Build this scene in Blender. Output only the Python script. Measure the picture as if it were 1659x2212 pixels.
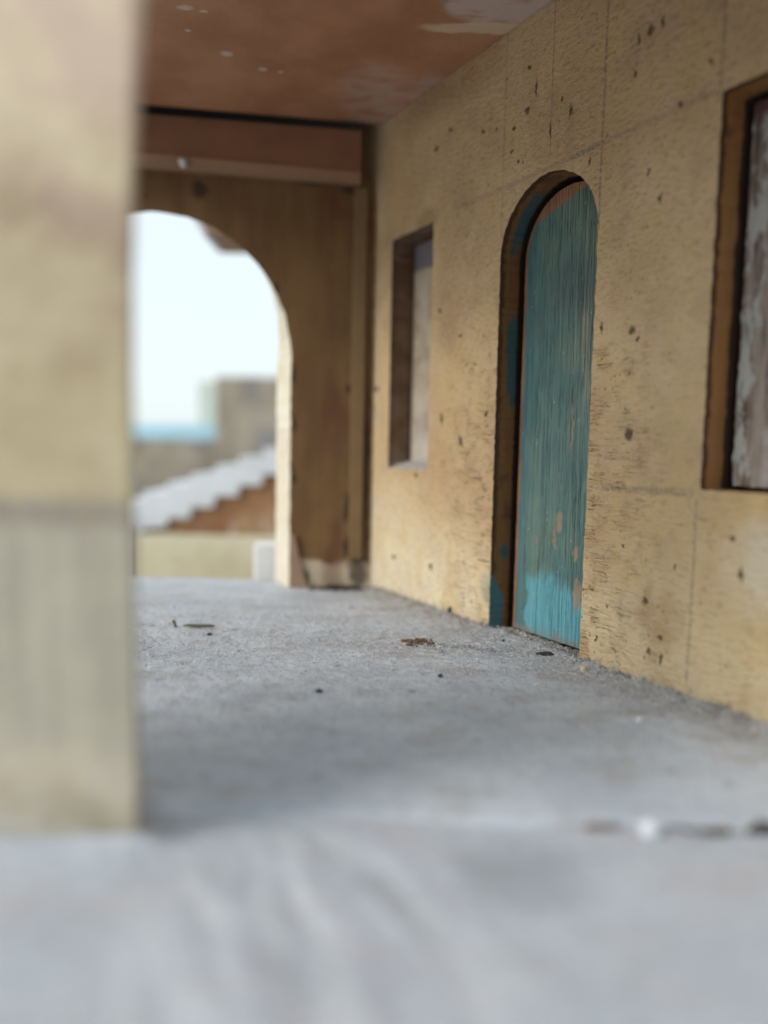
import bpy, bmesh, math, random
from mathutils import Vector, Matrix, noise as mnoise

# ------------------------------------------------------------------ scene, camera, light
# A weathered toy house photographed from inside its porch. Lengths below are written in
# centimetres and scaled to metres when meshes are made (CM).
CM = 0.01
S = bpy.context.scene
for o in list(bpy.data.objects):
    bpy.data.objects.remove(o)
COL = S.collection

cam_d = bpy.data.cameras.new('camera')
cam = bpy.data.objects.new('camera', cam_d)
COL.objects.link(cam)
S.camera = cam
PITCH, ROLL = math.atan(139 / 1600), 0.02
fw = Vector((0, math.cos(PITCH), -math.sin(PITCH)))
up0 = Vector((0, math.sin(PITCH), math.cos(PITCH)))
rt0 = Vector((1, 0, 0))
rt = rt0 * math.cos(ROLL) + up0 * math.sin(ROLL)
up = up0 * math.cos(ROLL) - rt0 * math.sin(ROLL)
mw = Matrix((rt, up, -fw)).transposed().to_4x4()
mw.translation = Vector((0, 0, 4.0 * CM))
cam.matrix_world = mw
cam_d.sensor_width = 36
cam_d.sensor_fit = 'AUTO'
cam_d.lens = 36 * 1600 / 2212
cam_d.clip_start = 0.002
cam_d.clip_end = 500
cam_d.dof.use_dof = True
cam_d.dof.focus_distance = 14.3 * CM
cam_d.dof.aperture_fstop = 6.1

SUN_EL, SUN_AZ = math.radians(30), math.radians(247)   # azimuth clockwise from +Y
W = bpy.data.worlds.new('World')
S.world = W
W.use_nodes = True
wn = W.node_tree
sky = wn.nodes.new('ShaderNodeTexSky')
sky.sky_type = 'NISHITA'
sky.sun_disc = False
sky.sun_elevation = SUN_EL
sky.sun_rotation = SUN_AZ
sky.air_density = 1.0
sky.dust_density = 3.0
sky.ozone_density = 1.0
bg = wn.nodes['Background']
bg.inputs['Strength'].default_value = 0.1
# overcast: a bright, almost even cloud sheet over the clear-sky colours
cloud = wn.nodes.new('ShaderNodeMix'); cloud.data_type = 'RGBA'
cloud.inputs[0].default_value = 0.8
wn.links.new(sky.outputs['Color'], cloud.inputs[6])
cloud.inputs[7].default_value = (6.1, 6.75, 6.9, 1)
wn.links.new(cloud.outputs[2], bg.inputs['Color'])

sd = bpy.data.lights.new('sun', 'SUN')
sun = bpy.data.objects.new('sun', sd)
COL.objects.link(sun)
sd.energy = 1.3
sd.angle = math.radians(24)
sd.color = (1.0, 0.97, 0.92)
sdir = Vector((math.sin(SUN_AZ) * math.cos(SUN_EL), math.cos(SUN_AZ) * math.cos(SUN_EL), math.sin(SUN_EL)))
sun.rotation_euler = sdir.to_track_quat('Z', 'Y').to_euler()
sun.location = (-1, -1, 1)

S.view_settings.view_transform = 'Standard'
S.view_settings.look = 'None'
S.view_settings.exposure = 0.75
S.view_settings.gamma = 1.0
S.view_settings.use_curve_mapping = False
S.render.engine = 'CYCLES'
S.cycles.max_bounces = 10
S.cycles.diffuse_bounces = 7

R = random.Random(7)

# ------------------------------------------------------------------ object helpers
def tag(o, label=None, cat=None, group=None, kind=None):
    if label: o['label'] = label
    if cat: o['category'] = cat
    if group: o['group'] = group
    if kind: o['kind'] = kind
    return o

def empty(name, label, cat, loc=(0, 0, 0), rotz=0, group=None):
    o = bpy.data.objects.new(name, None)
    o.empty_display_size = 0.01
    COL.objects.link(o)
    o.location = [c * CM for c in loc]
    o.rotation_euler = (0, 0, rotz)
    return tag(o, label, cat, group)

def link(name, me, mats, parent=None):
    o = bpy.data.objects.new(name, me)
    COL.objects.link(o)
    for m in (mats if isinstance(mats, (list, tuple)) else [mats]):
        me.materials.append(m)
    if parent: o.parent = parent
    return o

def mesh(name, verts, faces, mats, parent=None, smooth=False, idx=None):
    me = bpy.data.meshes.new(name)
    me.from_pydata([[c * CM for c in v] for v in verts], [], faces)
    if idx:
        for p, i in zip(me.polygons, idx): p.material_index = i
    if smooth:
        for p in me.polygons: p.use_smooth = True
    me.update()
    return link(name, me, mats, parent)

def from_bm(name, bm, mats, parent=None, smooth=False):
    for v in bm.verts: v.co *= CM
    bmesh.ops.recalc_face_normals(bm, faces=bm.faces)
    me = bpy.data.meshes.new(name)
    bm.to_mesh(me); bm.free()
    if smooth:
        for p in me.polygons: p.use_smooth = True
    return link(name, me, mats, parent)

def extrude_outline(loops, vec, to3, flat_idx=0, side_idx=0, side_fn=None):
    """Fill an outline with holes, give it a thickness along vec (cm)."""
    bm = bmesh.new()
    edges = []
    tags = {}
    for li, lp in enumerate(loops):
        vs = [bm.verts.new(to3(p)) for p in lp]
        for i in range(len(vs)):
            edges.append(bm.edges.new((vs[i], vs[(i + 1) % len(vs)])))
    bmesh.ops.triangle_fill(bm, use_beauty=True, edges=edges)
    faces = list(bm.faces)
    ret = bmesh.ops.extrude_face_region(bm, geom=faces)
    nv = [g for g in ret['geom'] if isinstance(g, bmesh.types.BMVert)]
    for v in nv: v.co += Vector(vec)
    nset = set(nv)
    for f in bm.faces:
        k = sum(v in nset for v in f.verts)
        f.material_index = side_idx if 0 < k < len(f.verts) else flat_idx
    return bm

def box(bm, lo, hi, rot=None):
    g = bmesh.ops.create_cube(bm, size=1)['verts']
    for v in g:
        v.co = Vector([lo[i] + (v.co[i] + .5) * (hi[i] - lo[i]) for i in range(3)])
    return g

def bevelled(bm, w, seg=2):
    bmesh.ops.bevel(bm, geom=list(bm.edges), offset=w, segments=seg, affect='EDGES', profile=.6)

def fbm(x, y, z=0., oct=3):
    s, a, t = 0., 1., 0.
    for i in range(oct):
        s += a * mnoise.noise(Vector((x, y, z))); t += a
        x *= 2.1; y *= 2.1; z *= 2.1; a *= .5
    return s / t

# ------------------------------------------------------------------ node helpers
class NM:
    """A procedural material; coordinates are object space in centimetres."""
    def __init__(self, name, rough=.8, spec=.3):
        self.m = bpy.data.materials.new(name)
        self.m.use_nodes = True
        self.t = self.m.node_tree
        self.b = self.t.nodes['Principled BSDF']
        self.b.inputs['Roughness'].default_value = rough
        self.b.inputs['Specular IOR Level'].default_value = spec
        tc = self.t.nodes.new('ShaderNodeTexCoord')
        vm = self.t.nodes.new('ShaderNodeVectorMath'); vm.operation = 'SCALE'
        vm.inputs['Scale'].default_value = 100
        self.t.links.new(tc.outputs['Object'], vm.inputs[0])
        self.p = vm.outputs[0]
        sx = self.t.nodes.new('ShaderNodeSeparateXYZ')
        self.t.links.new(self.p, sx.inputs[0])
        self.x, self.y, self.z = sx.outputs
    def put(self, sock, v):
        if isinstance(v, bpy.types.NodeSocket): self.t.links.new(v, sock)
        elif v is not None:
            if sock.type == 'RGBA' and len(v) == 3: v = (*v, 1)
            sock.default_value = v
    def math(self, op, a, b=None, c=None, clamp=False):
        n = self.t.nodes.new('ShaderNodeMath'); n.operation = op; n.use_clamp = clamp
        for i, v in enumerate((a, b, c)):
            if v is not None: self.put(n.inputs[i], v)
        return n.outputs[0]
    def add(self, a, b): return self.math('ADD', a, b)
    def sub(self, a, b): return self.math('SUBTRACT', a, b)
    def mul(self, a, b, c=False): return self.math('MULTIPLY', a, b, clamp=c)
    def mx(self, a, b): return self.math('MAXIMUM', a, b)
    def abs(self, a): return self.math('ABSOLUTE', a)
    def inv(self, a): return self.math('SUBTRACT', 1.0, a)
    def step(self, v, e0, e1, t0=0., t1=1.):
        n = self.t.nodes.new('ShaderNodeMapRange'); n.interpolation_type = 'SMOOTHSTEP'
        if e0 > e1: e0, e1, t0, t1 = e1, e0, t1, t0
        self.put(n.inputs[0], v)
        n.inputs[1].default_value = e0; n.inputs[2].default_value = e1
        n.inputs[3].default_value = t0; n.inputs[4].default_value = t1
        return n.outputs[0]
    def vec(self, x, y, z):
        n = self.t.nodes.new('ShaderNodeCombineXYZ')
        for i, v in enumerate((x, y, z)): self.put(n.inputs[i], v)
        return n.outputs[0]
    def map(self, sc=(1, 1, 1), off=(0, 0, 0), rot=(0, 0, 0)):
        n = self.t.nodes.new('ShaderNodeMapping')
        self.put(n.inputs['Vector'], self.p)
        n.inputs['Scale'].default_value = sc
        n.inputs['Location'].default_value = off
        n.inputs['Rotation'].default_value = rot
        return n.outputs[0]
    def noise(self, v=None, scale=1., detail=4., rough=.55, dist=0.):
        n = self.t.nodes.new('ShaderNodeTexNoise')
        self.put(n.inputs['Vector'], self.p if v is None else v)
        n.inputs['Scale'].default_value = scale
        n.inputs['Detail'].default_value = detail
        n.inputs['Roughness'].default_value = rough
        n.inputs['Distortion'].default_value = dist
        return n.outputs[0]
    def voro(self, v=None, scale=1., rnd=1.):
        n = self.t.nodes.new('ShaderNodeTexVoronoi')
        self.put(n.inputs['Vector'], self.p if v is None else v)
        n.inputs['Scale'].default_value = scale
        n.inputs['Randomness'].default_value = rnd
        s = self.t.nodes.new('ShaderNodeSeparateColor')
        self.t.links.new(n.outputs['Color'], s.inputs[0])
        return n.outputs['Distance'], s.outputs[0]
    def mix(self, f, a, b):
        n = self.t.nodes.new('ShaderNodeMix'); n.data_type = 'RGBA'
        self.put(n.inputs[0], f); self.put(n.inputs[6], a); self.put(n.inputs[7], b)
        return n.outputs[2]
    def band(self, v, c, hw, soft=.4):
        """1 on |v-c|<hw, soft edge"""
        d = self.abs(self.sub(v, c))
        return self.step(d, hw * (1 + soft), hw * (1 - soft))
    def between(self, v, a, b, soft=.05):
        return self.mul(self.step(v, a - soft, a + soft), self.step(v, b + soft, b - soft))
    def spot(self, px, py, c, r, e0=1.15, e1=.6):
        """elliptic mark"""
        a = self.mul(self.sub(px, c[0]), 1 / r[0]); b = self.mul(self.sub(py, c[1]), 1 / r[1])
        d = self.add(self.mul(a, a), self.mul(b, b))
        return self.step(d, e0 * e0, e1 * e1)
    def color(self, c): self.put(self.b.inputs['Base Color'], c)
    def rough(self, c): self.put(self.b.inputs['Roughness'], c)
    def bump(self, h, dist_cm, strength=1.):
        n = self.t.nodes.new('ShaderNodeBump')
        n.inputs['Strength'].default_value = strength
        n.inputs['Distance'].default_value = dist_cm * CM
        self.put(n.inputs['Height'], h)
        self.t.links.new(n.outputs[0], self.b.inputs['Normal'])

def plain(name, col, rough=.8, var=.25, scale=3., bump=.004):
    g = NM(name, rough)
    n = g.noise(scale=scale, detail=5)
    g.color(g.mix(n, tuple(c * (1 - var) for c in col), tuple(c * (1 + var) for c in col)))
    g.bump(g.noise(scale=scale * 6, detail=4), bump * 3)
    return g.m

# ------------------------------------------------------------------ materials
def m_house_wall():
    g = NM('cream_plywood', .85, .2)
    u, z = g.x, g.z
    big = g.noise(scale=.45, detail=3)
    med = g.noise(g.map((1, 1, .8), (5, 2, 9)), 1.3, 4)
    pink = g.noise(g.map((1, 1, 1), (11, 0, 3)), .8, 3)
    col = g.mix(g.step(big, .35, .65), (.55, .38, .21), (.64, .47, .27))
    col = g.mix(g.mul(g.step(pink, .5, .7), .45), col, (.60, .42, .29))
    col = g.mix(g.mul(g.step(med, .48, .72), .5), col, (.70, .53, .31))
    # paint is thicker and yellower low on the wall
    low = g.mul(g.step(g.add(z, g.mul(big, 2.2)), 4.2, 1.2), g.step(med, .3, .6))
    col = g.mix(g.mul(low, .75), col, (.82, .67, .42))
    lowl = g.mul(g.step(g.add(g.add(z, g.mul(u, .35)), g.mul(med, 2.2)), 5.6, 2.6), g.step(u, 5.6, 4.6))  # paler lower left: dusty paint plus bounce light painted in
    col = g.mix(g.mul(lowl, .75), col, g.mix(g.step(pink, .4, .6), (.84, .76, .54), (.78, .68, .53)))
    # pale rubbed patch near the big window
    pale = g.spot(g.add(u, g.mul(med, .5)), g.add(z, g.mul(big, .6)), (12.1, 2.5), (.45, .75), 1.4, .2)
    col = g.mix(g.mul(pale, .6), col, (.74, .69, .56))
    # pale border by the far corner
    edge = g.step(g.add(u, g.mul(med, .5)), 1.1, .5)
    col = g.mix(g.mul(edge, .4), col, (.60, .52, .38))
    # rusty smear from the ceiling paint in the top corner
    rs = g.mul(g.step(g.sub(z, g.mul(g.sub(5.4, u), .0)), 11.6, 12.4), g.between(u, 1.6, 5.3, .7))
    col = g.mix(g.mul(rs, .6), col, (.33, .16, .085))
    orange = g.mul(g.between(u, 8.42, 8.75, .15), g.step(g.noise(scale=2.2, detail=3), .5, .62))
    col = g.mix(g.mul(g.mul(orange, g.step(z, 7.5, 5.)), .5), col, (.58, .33, .15))
    chip = g.mul(g.spot(g.add(u, g.mul(g.sub(med, .5), .8)), g.add(z, g.mul(g.sub(pink, .5), .5)), (2.75, 9.58), (.4, .16), 1.8, .1), .45)
    col = g.mix(chip, col, (.26, .16, .07))
    grime = g.mul(g.step(g.noise(g.map((1, 1, 1), (7, 7, 2)), .9, 5, .65), .52, .68), g.step(z, 1.0, 5.0))
    col = g.mix(g.mul(grime, .30), col, (.33, .235, .15))
    gold = g.step(g.noise(g.map((1, 1, .7), (1, 9, 5)), .7, 4, .6), .52, .66)
    col = g.mix(g.mul(gold, .45), col, (.66, .47, .22))
    # fibre mottling
    fz = g.noise(g.map((1, 1, 1), (0, 0, 0), (0, math.radians(35), 0)), 1, 0)
    diag = g.noise(g.map((6.5, 6.5, 12), (0, 0, 0), (0, math.radians(-38), 0)), 1.0, 5, .65)
    hor = g.noise(g.map((4.2, 4.2, 15)), 1.0, 6, .72)
    up_ = g.step(z, 3.5, 7.5)
    grain = g.add(g.mul(diag, up_), g.mul(hor, g.inv(up_)))
    col = g.mix(g.mul(g.step(grain, .50, .34), .38), col, (.27, .165, .085))
    col = g.mix(g.mul(g.step(grain, .53, .70), .26), col, (.80, .65, .43))
    # short horizontal cracks in the lower half
    cr = g.noise(g.map((1.5, 1, 24), (3, 0, 7)), 1.0, 2, .5, .1)
    crk = g.mul(g.step(g.abs(g.sub(cr, .5)), .018, .004), g.step(g.noise(scale=2.2, detail=3), .46, .6))
    crk = g.mul(crk, g.step(z, 7.2, 4.2))
    near_door = g.step(g.abs(g.sub(u, 7.0)), 3.6, 1.5)
    crk = g.mul(crk, g.mul(near_door, .75))
    col = g.mix(crk, col, (.11, .06, .03))
    # small dark pores of two sizes
    d1, r1 = g.voro(g.map((4.6, 1, 2.8), (0, 0, 0), (0, math.radians(12), 0)), 1.0)
    po = g.mul(g.step(d1, .15, .03), g.step(r1, .80, .9))
    d2, r2 = g.voro(g.map((12, 1, 8), (2, 0, 1), (0, math.radians(14), 0)), 1.0)
    po2 = g.mul(g.step(d2, .30, .14), g.step(r2, .60, .66))
    po2 = g.mul(po2, g.step(g.noise(scale=1.0, detail=2), .44, .6))
    col = g.mix(g.mul(po, .7), col, (.10, .06, .035))
    col = g.mix(g.mul(po2, .62), col, (.13, .08, .045))
    # pits and scratches that stand out
    marks = [(9.16,10.95,.04,.095),(9.4,10.99,.058,.094),(9.64,11.01,.037,.092),(9.1,10.42,.03,.077),(10.59,9.99,.037,.042),(10.07,9.56,.04,.051),(9.49,8.68,.034,.084),(9.77,8.18,.038,.094),(9.3,6.1,.061,.079),(9.44,5.94,.05,.047),(8.61,6.23,.039,.103),(9.34,4.31,.092,.12),(6.37,11.65,.063,.054),(6.36,10.82,.085,.064),(7.6,10.37,.061,.11),(7.35,10.66,.032,.077),(9.13,10.39,.03,.054),(5.95,10.61,.074,.037),(3.66,11.38,.075,.042),(4.91,10.91,.05,.03),(5.39,10.8,.039,.029),(3.1,11.14,.099,.065),(8.13,9.28,.035,.058),(6.13,9.89,.051,.037),(7.06,10.2,.02,.154),(5.92,10.17,.045,.038),(4.41,4.17,.108,.117),(5.32,4.77,.065,.051),(3.61,4.71,.058,.166),(4.29,6.61,.072,.042),(1.53,1.08,.119,.062),(3.3,1.08,.082,.092),(2.52,3.3,.087,.053),(.43,5.61,.129,.076),(3.43,7.3,.059,.066),(9.89,1.47,.068,.071),(9.35,2.34,.031,.049),(10.01,.63,.038,.056),(10.21,.91,.037,.039),(10.43,2.14,.036,.046),(9.05,1.23,.038,.038),(8.81,.57,.022,.077),(10.25,.55,.019,.117),(11.43,2.73,.054,.049),(6.59,11.16,.021,.179),(11.61,2.21,.037,.139)]
    wob = g.mul(g.sub(g.noise(scale=9, detail=3), .5), .22)
    wu, wz = g.add(u, wob), g.add(z, g.mul(g.sub(g.noise(g.map((1,1,1),(4,4,4)), 9, 3), .5), .16))
    pit = None
    for (a, b, c, d) in marks:
        s = g.spot(wu, wz, (a, b), (max(c * .72, .02), d * .78), 1.5, .35)
        pit = s if pit is None else g.mx(pit, s)
    col = g.mix(g.mul(pit, .85), col, (.075, .048, .026))
    # pencil construction lines
    pn = g.noise(scale=14, detail=3)
    soft = g.step(pn, .3, .62)
    wl = g.add(u, g.mul(g.sub(g.noise(scale=1.1, detail=1), .5), .05))
    hl = g.add(z, g.mul(g.sub(g.noise(scale=.9, detail=1), .5), .06))
    L = g.mul(g.band(wl, 8.42, .022), g.mul(g.step(z, 7.9, 8.1), .85))
    L = g.mx(L, g.mul(g.band(wl, 7.06, .02), g.mul(g.step(z, 9.6, 9.9), .6)))
    L = g.mx(L, g.mul(g.band(wl, 5.65, .035), g.mul(g.step(z, 8.3, 8.6), .35)))
    L = g.mx(L, g.mul(g.band(wl, 10.79, .025), g.mul(g.step(z, 9.4, 9.6), .75)))
    L = g.mx(L, g.mul(g.band(wl, 10.78, .022), g.mul(g.between(z, .3, 3.3), .7)))
    L = g.mx(L, g.mul(g.band(hl, 9.5, .05, .7), g.mul(g.between(u, 4., 10.8, .2), .38)))
    L = g.mx(L, g.mul(g.band(hl, 9.5, .05, .6), g.mul(g.between(u, 7.6, 8.42, .2), .75)))
    L = g.mx(L, g.mul(g.band(hl, 3.36, .055, .7), g.mul(g.between(u, 8.7, 10.75, .25), .6)))
    q = g.math('SQRT', g.add(g.math('POWER', g.sub(wl, 10.98), 2.0), g.math('POWER', g.sub(hl, 3.3), 2.0)))
    L = g.mx(L, g.mul(g.band(q, .34, .025, .6), g.mul(g.step(u, 11.1, 10.9), .4)))
    col = g.mix(g.mul(g.mul(L, soft), .85), col, (.13, .125, .135))
    # teal spill by the door foot, dust at the very bottom
    tl = g.spot(wu, wz, (5.5, .95), (.22, .3), 1.4, .3)
    col = g.mix(g.mul(tl, .35), col, (.2, .36, .32))
    ds = g.step(g.add(z, g.mul(g.noise(scale=5, detail=4), .9)), .75, .35)
    col = g.mix(g.mul(ds, .75), col, g.mix(g.step(g.noise(scale=7, detail=3), .4, .6), (.27, .235, .20), (.50, .47, .42)))
    g.color(col)
    h = g.sub(g.add(grain, g.mul(g.noise(scale=30, detail=3), .35)), g.add(g.mul(pit, .8), g.add(g.mul(crk, .9), g.mul(po, .6))))
    g.bump(h, .075, 1.0)
    return g.m

def m_reveal():
    """sawn edge of the plywood inside the openings; object space u, depth, z"""
    g = NM('sawn_brown_edge', .55, .4)
    gr = g.noise(g.map((14, 18, .9)), 1, 4)
    col = g.mix(gr, (.20, .085, .028), (.42, .21, .075))
    burn = g.step(g.add(g.y, g.mul(g.sub(g.noise(scale=6, detail=4), .5), .22)), .15, .08)
    col = g.mix(g.mul(burn, .85), col, (.055, .022, .012))
    blot = g.step(g.noise(scale=1.7, detail=4), .58, .68)
    col = g.mix(g.mul(blot, .5), col, (.06, .03, .025))
    door = g.between(g.x, 5.45, 8.6)
    n = g.mul(g.sub(g.noise(scale=1.6, detail=4), .5), 1.6)
    zz = g.add(g.z, n)
    paint = g.mx(g.between(zz, 5.0, 7.0, .12), g.between(zz, 8.2, 9.25, .2))
    paint = g.mul(paint, g.step(g.add(g.y, g.mul(n, .10)), .24, .28))
    paint = g.mx(paint, g.mul(g.step(g.add(g.z, g.mul(g.y, 1.6)), 1.45, 1.25), g.step(g.y, .42, .34)))
    paint = g.mx(paint, g.spot(g.y, g.z, (.38, 1.75), (.12, .2)))
    col = g.mix(g.mul(paint, door), col, g.mix(g.step(g.z, 1.7, 1.3), (.025, .15, .185), (.05, .27, .33)))
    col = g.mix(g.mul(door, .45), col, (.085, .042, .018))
    col = g.mix(g.mul(door, g.step(g.add(g.y, g.mul(n, .03)), .50, .56)), col, (.02, .011, .009))  # crevice shade beside the door panel, painted on the inner reveal
    col = g.mix(g.mul(g.step(g.x, 10, 10.2), g.step(g.add(g.y, g.mul(n, .10)), .48, .56)), col, (.05, .028, .02))  # shade of the gap at the big window pane, painted on likewise
    # far window's reveal is greyer
    win = g.step(g.x, 4.0, 3.8)
    col = g.mix(g.mul(win, .7), col, g.mix(g.step(g.noise(scale=1.1, detail=3), .4, .6), (.10, .065, .05), (.20, .15, .12)))
    col = g.mix(g.mul(g.mul(win, g.step(g.add(g.z, gr), 4.3, 3.9)), .6), col, (.42, .40, .40))
    g.color(col)
    g.bump(g.add(gr, g.mul(burn, g.noise(scale=25, detail=3))), .03, .8)
    return g.m

def m_door():
    g = NM('worn_teal_paint', .6, .35)
    u, z = g.x, g.z
    st = g.noise(g.map((34, 1, .28)), 1, 4, .65)
    st2 = g.noise(g.map((70, 1, .9), (3, 0, 3)), 1, 4, .6)
    big = g.noise(scale=.8, detail=4)
    col = g.mix(g.step(big, .35, .65), (.10, .195, .19), (.14, .23, .20))
    # left edge bluer, brush strokes
    bl = g.step(g.add(u, g.mul(g.noise(g.map((1, 1, .3)), 1.2, 3), .5)), 6.65, 6.2)
    col = g.mix(g.mul(bl, .7), col, (.085, .20, .225))
    # worn olive wood showing through towards the right
    right = g.step(u, 6.2, 7.0)
    wear = g.mul(g.step(g.add(st, g.mul(g.sub(big, .5), .7)), .48, .70), right)
    col = g.mix(g.mul(wear, .30), col, (.24, .23, .155))
    wz = g.mul(g.spot(g.add(u, g.mul(st, .4)), z, (8.15, 6.6), (.55, 2.0), 1.3, .2), g.step(st2, .42, .6))
    col = g.mix(g.mul(wz, .75), col, (.42, .37, .26))
    scr = g.step(g.abs(g.sub(st, .47)), .012, .003)
    col = g.mix(g.mul(scr, g.mul(right, .75)), col, (.02, .04, .035))
    dark = g.mul(g.step(st2, .42, .3), right)
    col = g.mix(g.mul(dark, .38), col, (.035, .075, .075))
    # dull smudge
    sm = g.spot(g.add(u, g.mul(big, .7)), g.add(z, g.mul(st2, .5)), (7.75, 7.55), (.75, .55), 1.3, .4)
    col = g.mix(g.mul(sm, .5), col, (.09, .13, .14))
    # bright turquoise at the foot, ragged upper edge
    rag = g.add(z, g.add(g.mul(g.sub(g.noise(g.map((3, 1, 1.2)), 1, 5), .5), 1.1), g.mul(g.sub(u, 7.0), .22)))
    ft = g.mul(g.step(rag, 1.5, 1.1), g.step(g.add(st2, g.mul(g.sub(1.5, rag), .9)), .45, .62))
    ft = g.mul(ft, g.step(g.add(u, g.mul(g.sub(g.noise(scale=2.5, detail=4), .5), .5)), 6.2, 6.27))
    col = g.mix(ft, col, g.mix(g.noise(scale=14, detail=4), (.10, .33, .40), (.17, .44, .51)))
    # bare chips
    wu = g.add(u, g.mul(g.sub(g.noise(scale=6, detail=3), .5), .22))
    chip = None
    for (a, b, c, d) in [(7.13, 2.55, .1, .22), (7.03, 2.2, .05, .22), (7.62, 1.95, .07, .16), (7.72, 1.15, .12, .35), (7.4, 4.5, .025, .6), (6.45, 2.1, .04, .1)]:
        s = g.spot(wu, z, (a, b), (c, d), 1.2, .8); chip = s if chip is None else g.mx(chip, s)
    col = g.mix(g.mul(chip, .8), col, (.36, .27, .19))
    # bare orange wood along the curved edge and the top
    du = g.mul(g.sub(u, 7.09), 1.0); dz = g.mx(g.sub(z, 8.0), 0.0)
    rr = g.math('SQRT', g.add(g.mul(du, du), g.mul(dz, dz)))
    e = g.mul(g.step(g.add(rr, g.mul(g.sub(g.noise(scale=3, detail=3), .5), .12)), 1.19, 1.23), g.step(u, 7.0, 6.6))
    tp = g.step(g.add(z, g.mul(g.sub(u, 7.0), -.28)), 8.95, 9.03)
    col = g.mix(g.mx(e, tp), col, (.34, .17, .085))
    # specks
    d1, r1 = g.voro(g.map((5, 1, 3.5)), 1)
    po = g.mul(g.step(d1, .13, .06), g.step(r1, .80, .83))
    col = g.mix(g.mul(po, .85), col, (.03, .04, .035))
    d2, r2 = g.voro(g.map((14, 1, 9)), 1)
    wp = g.mul(g.step(d2, .22, .12), g.step(r2, .93, .95))
    col = g.mix(g.mul(wp, .7), col, (.62, .62, .55))
    dust = g.step(g.add(z, g.mul(g.noise(scale=6, detail=4), .7)), .62, .4)
    col = g.mix(g.mul(dust, .8), col, (.27, .25, .235))
    g.color(col)
    g.bump(g.sub(g.add(g.mul(st, .8), g.mul(st2, .6)), g.add(g.mul(scr, .7), g.mul(chip, .5))), .035, .9)
    return g.m

def m_pane(big):
    g = NM('flaked_shutter' if big else 'dusty_shutter', .75)
    st = g.noise(g.map((9, 1, .8)), 1, 5, .65)
    bl = g.noise(scale=1.6, detail=5)
    if big:
        col = g.mix(g.step(st, .35, .62), (.12, .085, .068), (.31, .255, .215))
        low = g.step(g.add(g.z, g.mul(bl, 4)), 9.5, 5.5)
        low = g.mul(low, g.step(g.add(g.x, g.mul(bl, .8)), 11.7, 12.3))
        col = g.mix(g.mul(low, g.mul(g.step(bl, .36, .6), .9)), col, (.62, .62, .64))
        e = g.step(g.add(g.x, g.mul(g.sub(g.noise(g.map((3, 1, 2.5)), 1, 5), .5), .5)), 11.36, 11.22)
        col = g.mix(g.mul(e, g.step(g.noise(g.map((5, 1, 1.6)), 1, 5, .7), .46, .54)), col, (.40, .40, .375))
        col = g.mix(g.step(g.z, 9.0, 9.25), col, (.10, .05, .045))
    else:
        col = g.mix(g.step(bl, .35, .65), (.38, .30, .21), (.50, .44, .35))
        col = g.mix(g.mul(g.band(g.add(g.x, g.mul(g.sub(st, .5), .12)), 2.2, .11, .5), .8), col, (.12, .09, .07))
        col = g.mix(g.mul(g.step(st, .56, .66), .6), col, (.20, .15, .11))
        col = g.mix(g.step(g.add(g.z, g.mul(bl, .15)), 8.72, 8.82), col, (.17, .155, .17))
        col = g.mix(g.mul(g.step(g.z, 5.5, 3.8), .4), col, (.50, .48, .46))
    g.color(col)
    g.bump(g.add(st, g.mul(bl, .6)), .04, .8)
    return g.m

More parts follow.
